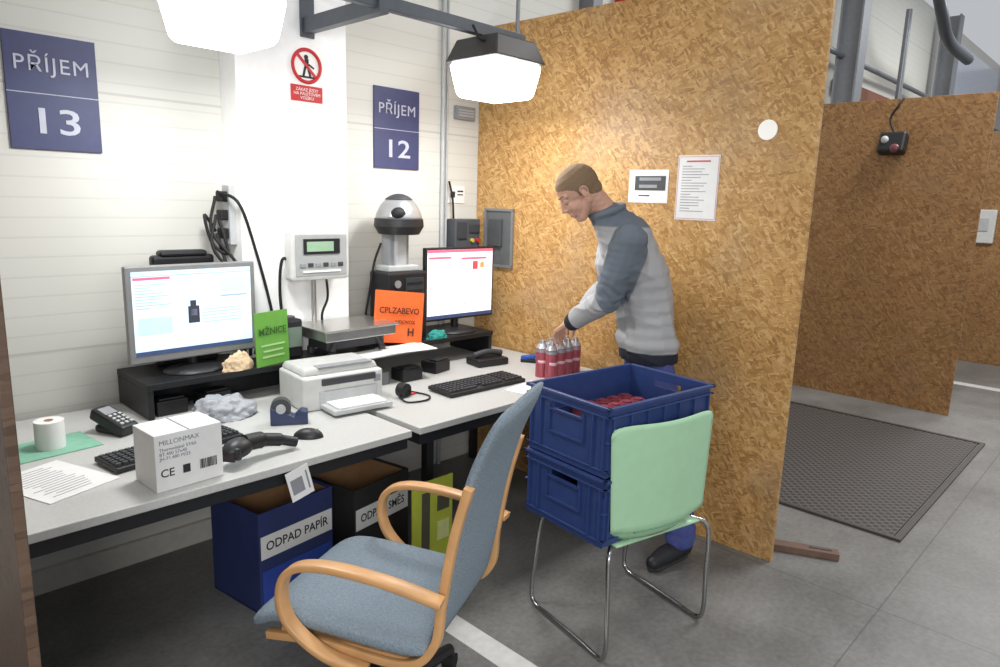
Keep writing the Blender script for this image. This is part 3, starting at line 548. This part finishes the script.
t=thing("red_lid_can","can","can")
RL=Proto(t,[MB().cyl((0,0,0),(0,0,.10),.030,n=20).obj("can_body",CANR,t,bevel=.002),MB().cyl((0,0,.10),(0,0,.112),.031,n=20).cyl((0,0,.112),(0,0,.118),.02,n=16).obj("lid",mat("red_lid","#8f4049",.4),t,bevel=.002)])
rot=Matrix.Rotation(rad(-7),3,'Z')
for i in range(5):
    for j in range(2):
        q=rot@Vector((-.07+i*.067,.145-j*.066,0)); RL.place((CX+q.x,CY+q.y,.732),random.random()*6,"cans inside the upper crate","short can with a red lid inside the blue crate")
# ------------------------------------------------------------------ green chair
gc=thing("stacking_chair","mint green plastic chair with thin chrome sled legs","chair",(2.18,1.40,0),-13)
fr=MB()
for sx in (-1,1):
    X=sx*.255
    fr.tube(spline([(sx*.20,-.17,.44),(X,-.215,.40),(X,-.225,.2),(X,-.228,.06),(X,-.20,.011),(X,-.1,.011),(X,.1,.011),(X,.19,.011),(X,.225,.06),(X,.20,.25),(X,.17,.41),(sx*.2,.14,.435)],6),.009,n=10)
fr.tube([(-.2,.1,.436),(.2,.1,.436)],.008).tube([(-.2,-.13,.436),(.2,-.13,.436)],.008)
fr.obj("sled_frame",CHROME,gc)
def seatf(u,v):
    x=(u-.5)*.42; y=-.225+v*.43; return (x*(1-.06*v)-.02*(1-v),y,.447)
MB().grid(seatf,12,12).obj("seat",MINT,gc,solid=.006)
def backf(u,v):
    a=(u-.5)*2; w=.226+.026*v
    if v>.93: w*=1-((v-.93)/.07)**2*.05
    if v<.15: w*=1-((.15-v)/.15)**2*.10
    x=a*w-.038
    z=.456+v*.432-(.018*abs(a)**6 if v>.9 else 0)+(.02*abs(a)**3 if v<.1 else 0)+.010*a*a*v
    y=-.262+.004*v+.034*a*a
    if v<.12: y+= (.12-v)*.28
    return (x,y,z)
MB().grid(backf,24,24).obj("backrest",MINT,gc,solid=.005)
MB().tube([Vector(backf(.2+.5*i/12,.10))+Vector((0,-.003,0)) for i in range(13)],.004,n=6).obj("back_slot",mat("mint_dark","#6f9f78",.5),gc)
# ------------------------------------------------------------------ office armchair (local +X forward)
ac=thing("office_armchair","blue grey fabric swivel armchair with curved beech arms","chair",(1.17,1.54,0),115.5)
def cushion(path,w,th,name):
    P=spline(path,6); b=MB(); n=len(P); sec=[]; K=24
    for k in range(K):
        an=2*math.pi*k/K; c,s_=math.cos(an),math.sin(an)
        sec.append((abs(c)**.7*math.copysign(1,c)*th/2,abs(s_)**.3*math.copysign(1,s_)*w/2))
    vs=[];fc=[]
    for i,q in enumerate(P):
        r_=(.55,.85,.96,1)[min(i,n-1-i,3)]
        a=P[max(0,i-1)];c=P[min(n-1,i+1)];t=(c-a).normalized(); y=Vector((0,1,0)); x=y.cross(t).normalized()
        for (ss,ww) in sec: vs.append(q+x*ss*r_+y*ww*(.90+.10*r_))
    for i in range(n-1):
        for k in range(K): fc.append((i*K+k,i*K+(k+1)%K,(i+1)*K+(k+1)%K,(i+1)*K+k))
    fc.append(tuple(range(K))[::-1]); fc.append(tuple((n-1)*K+k for k in range(K)))
    b.add(vs,fc,0,True); return b.obj(name,FABRIC,ac)
cushion([(-.22,0,.455),(-.1,0,.450),(.1,0,.458),(.24,0,.455),(.32,0,.418)],.50,.050,"seat")
cushion([(-.225,0,.465),(-.25,0,.60),(-.28,0,.78),(-.325,0,.95),(-.39,0,1.10)],.41,.034,"backrest")
r4=[(.6,.5),(.6,-.5),(-.6,-.5),(-.6,.5)]
for sy in (-1,1):
    y=sy*.262
    MB().tube(spline([(.27,y-sy*.03,.392),(.1,y-sy*.03,.410),(-.15,y-sy*.03,.405),(-.238,y-sy*.036,.47),(-.256,y-sy*.046,.6),(-.286,y-sy*.046,.78),(-.322,y-sy*.048,.92)]),.023,sec=r4,up=(0,1,0)).obj("side_rail",WOOD,ac,bevel=.003)
    MB().tube(spline([(-.06,y,.380),(.06,y+sy*.01,.405),(.16,y+sy*.02,.48),(.185,y+sy*.02,.57),(.15,y+sy*.02,.64),(.05,y+sy*.02,.668),(-.12,y+sy*.015,.66),(-.275,y,.625)]),.019,sec=[(1.15,.55),(1.15,-.55),(-1.15,-.55),(-1.15,.55)],up=(0,1,0)).obj("armrest",WOOD,ac,bevel=.006)
MB().box((.02,0,.408),(.42,.46,.025)).obj("seat_frame",WOOD,ac,bevel=.004)
MB().cyl((0,0,.09),(0,0,.395),.028).cyl((0,0,.34),(0,0,.395),.06,.09).obj("gas_column",BLACK,ac)
sbm=MB()
for i in range(5):
    a=rad(72*i-103); c,s_=math.cos(a),math.sin(a); sbm.tube([(0,0,.11),(c*.15,s_*.15,.10),(c*.31,s_*.31,.072)],[.034,.028,.020],n=10)
sbm.obj("star_base",BLACK,ac)
for i in range(5):
    a=rad(72*i-103); c,s_=math.cos(a)*.31,math.sin(a)*.31; MB().cyl((c-.02,s_,.0285),(c+.02,s_,.0285),.028,n=16).cyl((c,s_,.03),(c,s_,.075),.01).obj("caster",BLK2,ac)
# ------------------------------------------------------------------ person
def remesh(mb,name,mats,parent,vox,smooth=6,assign=None,post=None,factor=.5,fold=None,colf=None):
    o=mb.obj(name+"_tmp",mats[0]); d=o.modifiers.new("r","REMESH"); d.mode='VOXEL'; d.voxel_size=vox
    if smooth: s=o.modifiers.new("s","SMOOTH"); s.iterations=smooth; s.factor=factor
    dg=bpy.context.evaluated_depsgraph_get(); me=bpy.data.meshes.new_from_object(o.evaluated_get(dg)); bpy.data.objects.remove(o)
    me.materials.clear()
    for m in mats: me.materials.append(m)
    b=bmesh.new(); b.from_mesh(me); b.normal_update()
    if fold:
        for v,dd in [(v,fold(v.co)) for v in b.verts]: v.co+=v.normal*dd
    if post: post(b)
    b.to_mesh(me); b.free()
    for pg in me.polygons:
        pg.use_smooth=True
        pg.material_index=assign(pg.center) if assign else 0
    if colf:
        at=me.color_attributes.new("cloth_tone","FLOAT_COLOR","POINT")
        for i,v in enumerate(me.vertices): at.data[i].color=colf(v.co)
    o=bpy.data.objects.new(name,me); COL.objects.link(o); o.parent=parent; return o
def vcmat(name):
    m,nt,b=nodes(name); L=nt.links
    a=nt.nodes.new("ShaderNodeAttribute"); a.attribute_name="cloth_tone"
    tc=nt.nodes.new("ShaderNodeTexCoord"); n=nt.nodes.new("ShaderNodeTexNoise"); n.inputs["Scale"].default_value=350; L.new(tc.outputs["Object"],n.inputs["Vector"])
    r=nt.nodes.new("ShaderNodeMapRange"); r.inputs[3].default_value=.86; r.inputs[4].default_value=1.1; L.new(n.outputs["Fac"],r.inputs[0])
    x=nt.nodes.new("ShaderNodeVectorMath"); x.operation='SCALE'; L.new(a.outputs["Color"],x.inputs[0]); L.new(r.outputs[0],x.inputs[3]); L.new(x.outputs[0],b.inputs["Base Color"])
    b.inputs["Roughness"].default_value=.95
    bp=nt.nodes.new("ShaderNodeBump"); bp.inputs["Strength"].default_value=.2; bp.inputs["Distance"].default_value=.004; L.new(n.outputs["Fac"],bp.inputs["Height"]); L.new(bp.outputs[0],b.inputs["Normal"])
    return m
SWM=vcmat("sweatshirt_jersey")
pe=thing("person","man in grey sweatshirt and blue trousers bending over cans","person",(0,0,0))
fd=V((-.75,.66,0)).normalized(); ld=V((-fd.y,fd.x,0)); zz=V((0,0,1))
hipC=V((2.82,1.725,.95)); HL=hipC+ld*.08; HR=hipC-ld*.08
kL=V((2.765,1.54,.53)); kR=V((2.83,1.79,.53)); aL=V((2.765,1.45,.11)); aR=V((2.86,1.76,.11))
waist=V((2.80,1.74,1.10)); chest=V((2.745,1.765,1.32)); upch=V((2.685,1.795,1.46)); neckb=V((2.60,1.855,1.58)); headC=V((2.495,1.935,1.665))
SL=upch+ld*.16+V((-.015,.02,.0)); SR=upch-ld*.155+V((-.015,.01,0.0))
eL=V((2.555,1.79,1.20)); wL=V((2.59,2.03,1.05)); wR=V((2.745,2.08,1.07)); eR=V((2.86,2.00,1.22))
an=rad(40); hf=(fd*math.cos(an)-zz*math.sin(an)).normalized(); hl=ld; hu=hf.cross(hl).normalized()
H3=Matrix((hf,hl,hu)).transposed()
def hp_(x,y,z): return headC+H3@V((x,y,z))
b=MB()
b.ell(hp_(-.012,0,.028),(.098,.077,.090),H3).ell(hp_(.028,0,-.03),(.062,.058,.080),H3).ell(hp_(.050,0,-.092),(.032,.030,.024),H3)
for s_ in (-1,1): b.cap(hp_(-.005,.052*s_,-.045),hp_(.048,.022*s_,-.092),.022,.022,10)
b.ell(hp_(.010,0,-.065),(.06,.054,.034),H3)
b.cap(hp_(.080,0,.022),hp_(.096,0,-.010),.008,.009,10).cap(hp_(.096,0,-.010),hp_(.103,0,-.026),.009,.0115,10).cap(hp_(.09,0,-.03),hp_(.084,0,-.05),.009,.008,8)
for s_ in (-1,1):
    b.cap(hp_(.076,.014*s_,.026),hp_(.062,.046*s_,.025),.012,.011,10); b.ell(hp_(.052,.032*s_,-.030),(.030,.024,.030),H3)
    b.ell(hp_(.094,.009*s_,-.031),(.009,.008,.007),H3)
    b.ell(hp_(.0715,.031*s_,.0065),(.0125,.0145,.010),H3)
    E=[(.010,.020),(.004,.031),(-.008,.034),(-.019,.026),(-.021,.010),(-.014,-.006),(-.004,-.020),(.004,-.026),(.008,-.018)]
    for i in range(len(E)-1): b.cap(hp_(E[i][0]-.004,(.081+.004*min(i,3))*s_,E[i][1]-.012),hp_(E[i+1][0]-.004,(.081+.004*min(i+1,3))*s_,E[i+1][1]-.012),.0045,.0045,8)
    b.ell(hp_(-.008,.079*s_,-.010),(.015,.006,.025),H3)
b.cap(hp_(.083,-.016,-.0585),hp_(.083,.016,-.0585),.0075,.0075,10).cap(hp_(.082,-.013,-.0695),hp_(.082,.013,-.0695),.008,.008,10)
b.cap(hp_(-.035,0,-.04),neckb,.058,.058).cap(neckb,upch,.056,.085)
b.cap(upch,chest,.09,.10).cap(chest,waist,.10,.10).cap(waist,hipC,.10,.10)
b.cap(SL,SR,.048,.048)
for S,E,W in ((SL,eL,wL),(SR,eR,wR)): b.cap(S,E,.046,.038).cap(E,W,.038,.029)
for h,k,a in ((HL,kL,aL),(HR,kR,aR)): b.cap(h,k,.075,.052).cap(k,a,.052,.038)
def hand(b,W,d,n,ts,curl):
    d=V(d).normalized(); n=V(n); n=(n-d*n.dot(d)).normalized(); s=d.cross(n)*ts
    for i in range(4):
        off=(i-1.5)*.020; base=W+s*off*.6; kn=W+d*(.088-abs(i-1.2)*.004)+s*off
        b.cap(base,kn,.016,.0115,10)
        L=(.042,.047,.044,.035)[i]; q=kn; dd=d.copy(); ang=0
        for j,(k,r0,r1) in enumerate(((1,.0092,.0086),(.65,.0086,.0078),(.5,.0078,.0066))):
            ang+=curl[j]; dd=d*math.cos(ang)+n*math.sin(ang)+s*off*1.6
            e=q+dd*L*k; b.cap(q,e,r0,r1,8); q=e
    q=W+d*.02-s*.022; e=q+(d*.55-s*.75+n*.45).normalized()*.045; g=e+(d*.75-s*.05+n*.6).normalized()*.034; g2=g+(d*.6+s*.3+n*.6).normalized()*.026
    b.cap(q,e,.015,.012,8).cap(e,g,.0115,.0098,8).cap(g,g2,.0098,.008,8)
hand(b,wL,(.25,.75,-.45),(.15,-.5,-.8),1,(.45,.55,.45)); hand(b,wR,(-.1,.75,-.5),(.1,-.5,-.8),-1,(.4,.5,.45))
remesh(b,"body",[SKIN],pe,.0033,smooth=5)
hb=MB(); hb.ell(hp_(-.0125,0,.0295),(.1005,.0795,.0922),H3).ell(hp_(-.045,0,-.02),(.060,.060,.055),H3)
def cut(bm):
    inv=H3.transposed(); de=[]
    for v in bm.verts:
        q=inv@(v.co-headC)
        if q.x<-.04: lim=-.062
        elif q.x<-.022: lim=-.062+(q.x+.04)*2.6
        elif q.x<.004: lim=.018
        elif q.x<.020: lim=-.012+(0 if q.x<.014 else (q.x-.014)*5)
        elif q.x<.045: lim=.018+(q.x-.02)*1.0
        else: lim=.043+(q.x-.045)*.6
        lim+=.005*noise.noise(q*90)
        if q.z<lim: de.append(v)
    bmesh.ops.delete(bm,geom=de,context='VERTS')
remesh(hb,"hair",[HAIR],pe,.003,smooth=1,post=cut)
for s_ in (-1,1):
    MB().sph(hp_(.0735,.031*s_,-.001),.0092,n=14).sph(hp_(.0790,.0315*s_,-.003),.0052,mi=1,n=10).obj("eye",[mat("eye_white","#a3968c",.3),mat("eye_dark","#3a2a22",.3)],pe)
    MB().tube([hp_(.0865,.014*s_,.029),hp_(.081,.03*s_,.034),hp_(.066,.047*s_,.031)],.0028,n=6).obj("eyebrow",mat("brow","#84654b",.9),pe)
MB().tube([hp_(.082,-.021,-.0655),hp_(.0905,0,-.0640),hp_(.082,.021,-.0655)],.0022,n=6).obj("mouth",mat("lips","#8f564c",.6),pe)
s=MB(); hb0=V((hipC.x,hipC.y,.93))
s.cap(upch+V((0,0,-.01)),chest,.128,.142).cap(chest,waist,.142,.140).cap(waist,hb0,.140,.141)
for q in (-1,1): s.cap(chest+ld*.055*q,waist+ld*.06*q,.116,.118).cap(waist+ld*.06*q,hb0+ld*.070*q,.118,.120)
s.cap(SL,SR,.072,.072).cap(neckb+V((.010,-.006,-.022)),upch,.080,.120)
for S,E,W in ((SL,eL,wL),(SR,eR,wR)): s.cap(S,E,.080,.063).cap(E,E+(W-E)*.92,.063,.043).cap(S,S+(upch-S)*.5+V((0,0,-.12)),.080,.108)
s.tube([neckb+V((.005,-.004,.008))+ (fd*math.cos(q)*.068+ld*math.sin(q)*.074)+V((0,0,-.026*math.cos(q))) for q in [2*math.pi*i/20 for i in range(20)]],.018,closed=True)
def dseg(q,a,b_):
    ab=b_-a; t=max(0,min(1,(q-a).dot(ab)/ab.length_squared)); return (q-(a+ab*t)).length,t
def ss(x,a,b_):
    t=max(0,min(1,(x-a)/(b_-a))); return t*t*(3-2*t)
cL=V(srgb("#a8a8a9")[:3]); cD=V(srgb("#69717a")[:3]); cN=V(srgb("#20222e")[:3])
def swcol(q):
    du,tu=min(dseg(q,SL,eL),dseg(q,SR,eR)); dl,tl=min(dseg(q,eL,wL),dseg(q,eR,wR))
    arm=ss(.094-du,-.004,.004)*(1 if dl>du-.002 or tl<.02 else 0)
    k=max(arm,ss(q.z,1.515,1.525))
    if dl<du and tl>.02 and dl<.09: k=1-ss(tl,.02,.05)
    c=cL.lerp(cD,k)
    if (q.to_2d()-hipC.to_2d()).length<.3: c=c.lerp(cN,1-ss(q.z,.956,.960))
    if dl<.085 and dl<du: c=c.lerp(cN,ss(tl,.80,.82))
    return (c.x,c.y,c.z,1)
def swfold(q):
    du,tu=min(dseg(q,SL,eL),dseg(q,SR,eR)); dl,tl=min(dseg(q,eL,wL),dseg(q,eR,wR))
    k=1-abs(noise.noise(V((q.x*5+q.z*4,q.y*5-q.z*4,q.z*6))))*2.4
    r=noise.noise(q*7)*.010+(k*k*.007 if k>0 else 0)
    if min(du,dl)<.1:
        tt=(tu-1 if du<dl else tl); g=math.exp(-(tt/.28)**2)
        r+=g*.004*math.sin((tt)*30+noise.noise(q*14)*6)
    if (q.to_2d()-hipC.to_2d()).length<.3: r+=.010*math.exp(-((q.z-.99)/.03)**2)
    return (r-.001)*(1 if q.z<1.5 else .4)
def flat(bm):
    for v in bm.verts:
        if (v.co.to_2d()-hipC.to_2d()).length<.3 and v.co.z<.905: v.co.z=.905
remesh(s,"sweatshirt",[SWM],pe,.005,smooth=10,fold=swfold,colf=swcol,post=flat)
def trfold(q): return noise.noise(V((q.x*5,q.y*5,q.z*14)))*.014*(1 if q.z<.85 else .3)+noise.noise(q*11)*.005
t=MB(); t.cap(hipC+ld*.03,hipC-ld*.03,.10,.10)
for h,k,a in ((HL,kL,aL),(HR,kR,aR)): t.cap(h,k,.088,.080).cap(k,a+V((0,0,.01)),.080,.074)
remesh(t,"trousers",[TROU],pe,.008,smooth=8,fold=trfold,post=lambda bm: bmesh.ops.delete(bm,geom=[v for v in bm.verts if v.co.z<.06],context='VERTS'))
for a,dv in ((aL,V((-.97,.1,0)).normalized()),(aR,V((-.8,.6,0)).normalized())):
    q=MB(); a0=V((a.x,a.y,0)); q.cap(a0+zz*.05-dv*.035,a0+zz*.048+dv*.10,.044,.046).cap(a0+zz*.048+dv*.10,a0+zz*.038+dv*.19,.046,.034).cap(a0+zz*.06,a0+zz*.12,.048,.05)
    q.cap(a0+zz*.016-dv*.045,a0+zz*.016+dv*.20,.020,.020); q.cap(a0+zz*.016-dv*.03+ld*.02,a0+zz*.016+dv*.17+ld*.02,.020,.020); q.cap(a0+zz*.016-dv*.03-ld*.02,a0+zz*.016+dv*.17-ld*.02,.020,.020)
    remesh(q,"shoe",[SHOE,SOLE],pe,.005,smooth=3,assign=lambda c:1 if c.z<.022 else 0,post=lambda bm:[setattr(v.co,'z',max(v.co.z,.003)) for v in bm.verts])
# ------------------------------------------------------------------ lighting
w=bpy.data.worlds.new("world"); SC.world=w; w.use_nodes=True
bg=w.node_tree.nodes["Background"]; bg.inputs[0].default_value=(.92,.95,1,1); bg.inputs[1].default_value=.53
def area(name,loc,size,power,rot=(0,0,0),col=(1,1,1)):
    l=bpy.data.lights.new(name,"AREA"); l.shape='SQUARE'; l.size=size; l.energy=power; l.color=col
    o=bpy.data.objects.new(name,l); COL.objects.link(o); o.location=loc; o.rotation_euler=rot
area("overhead_fill_near",(.5,-.6,4.4),1.2,50,(rad(-15),rad(5),0)); area("overhead_fill_hall",(6,.2,4.6),1.5,165); area("overhead_fill_far",(11,.5,4.6),1.5,150)  # unseen overhead fill lights, added to brighten the desks and hall
d=V((1.9,2.3,.3))-V((-1.1,-1.6,2.0)); area("flash_fill_light",(-1.1,-1.6,2.0),1.0,74,d.to_track_quat('-Z','Y').to_euler())  # unseen soft light added behind the camera as its flash, reaches under desks
for x in (1.12,2.42): area("work_lamp_light",(x,2.4,2.08),.25,13)
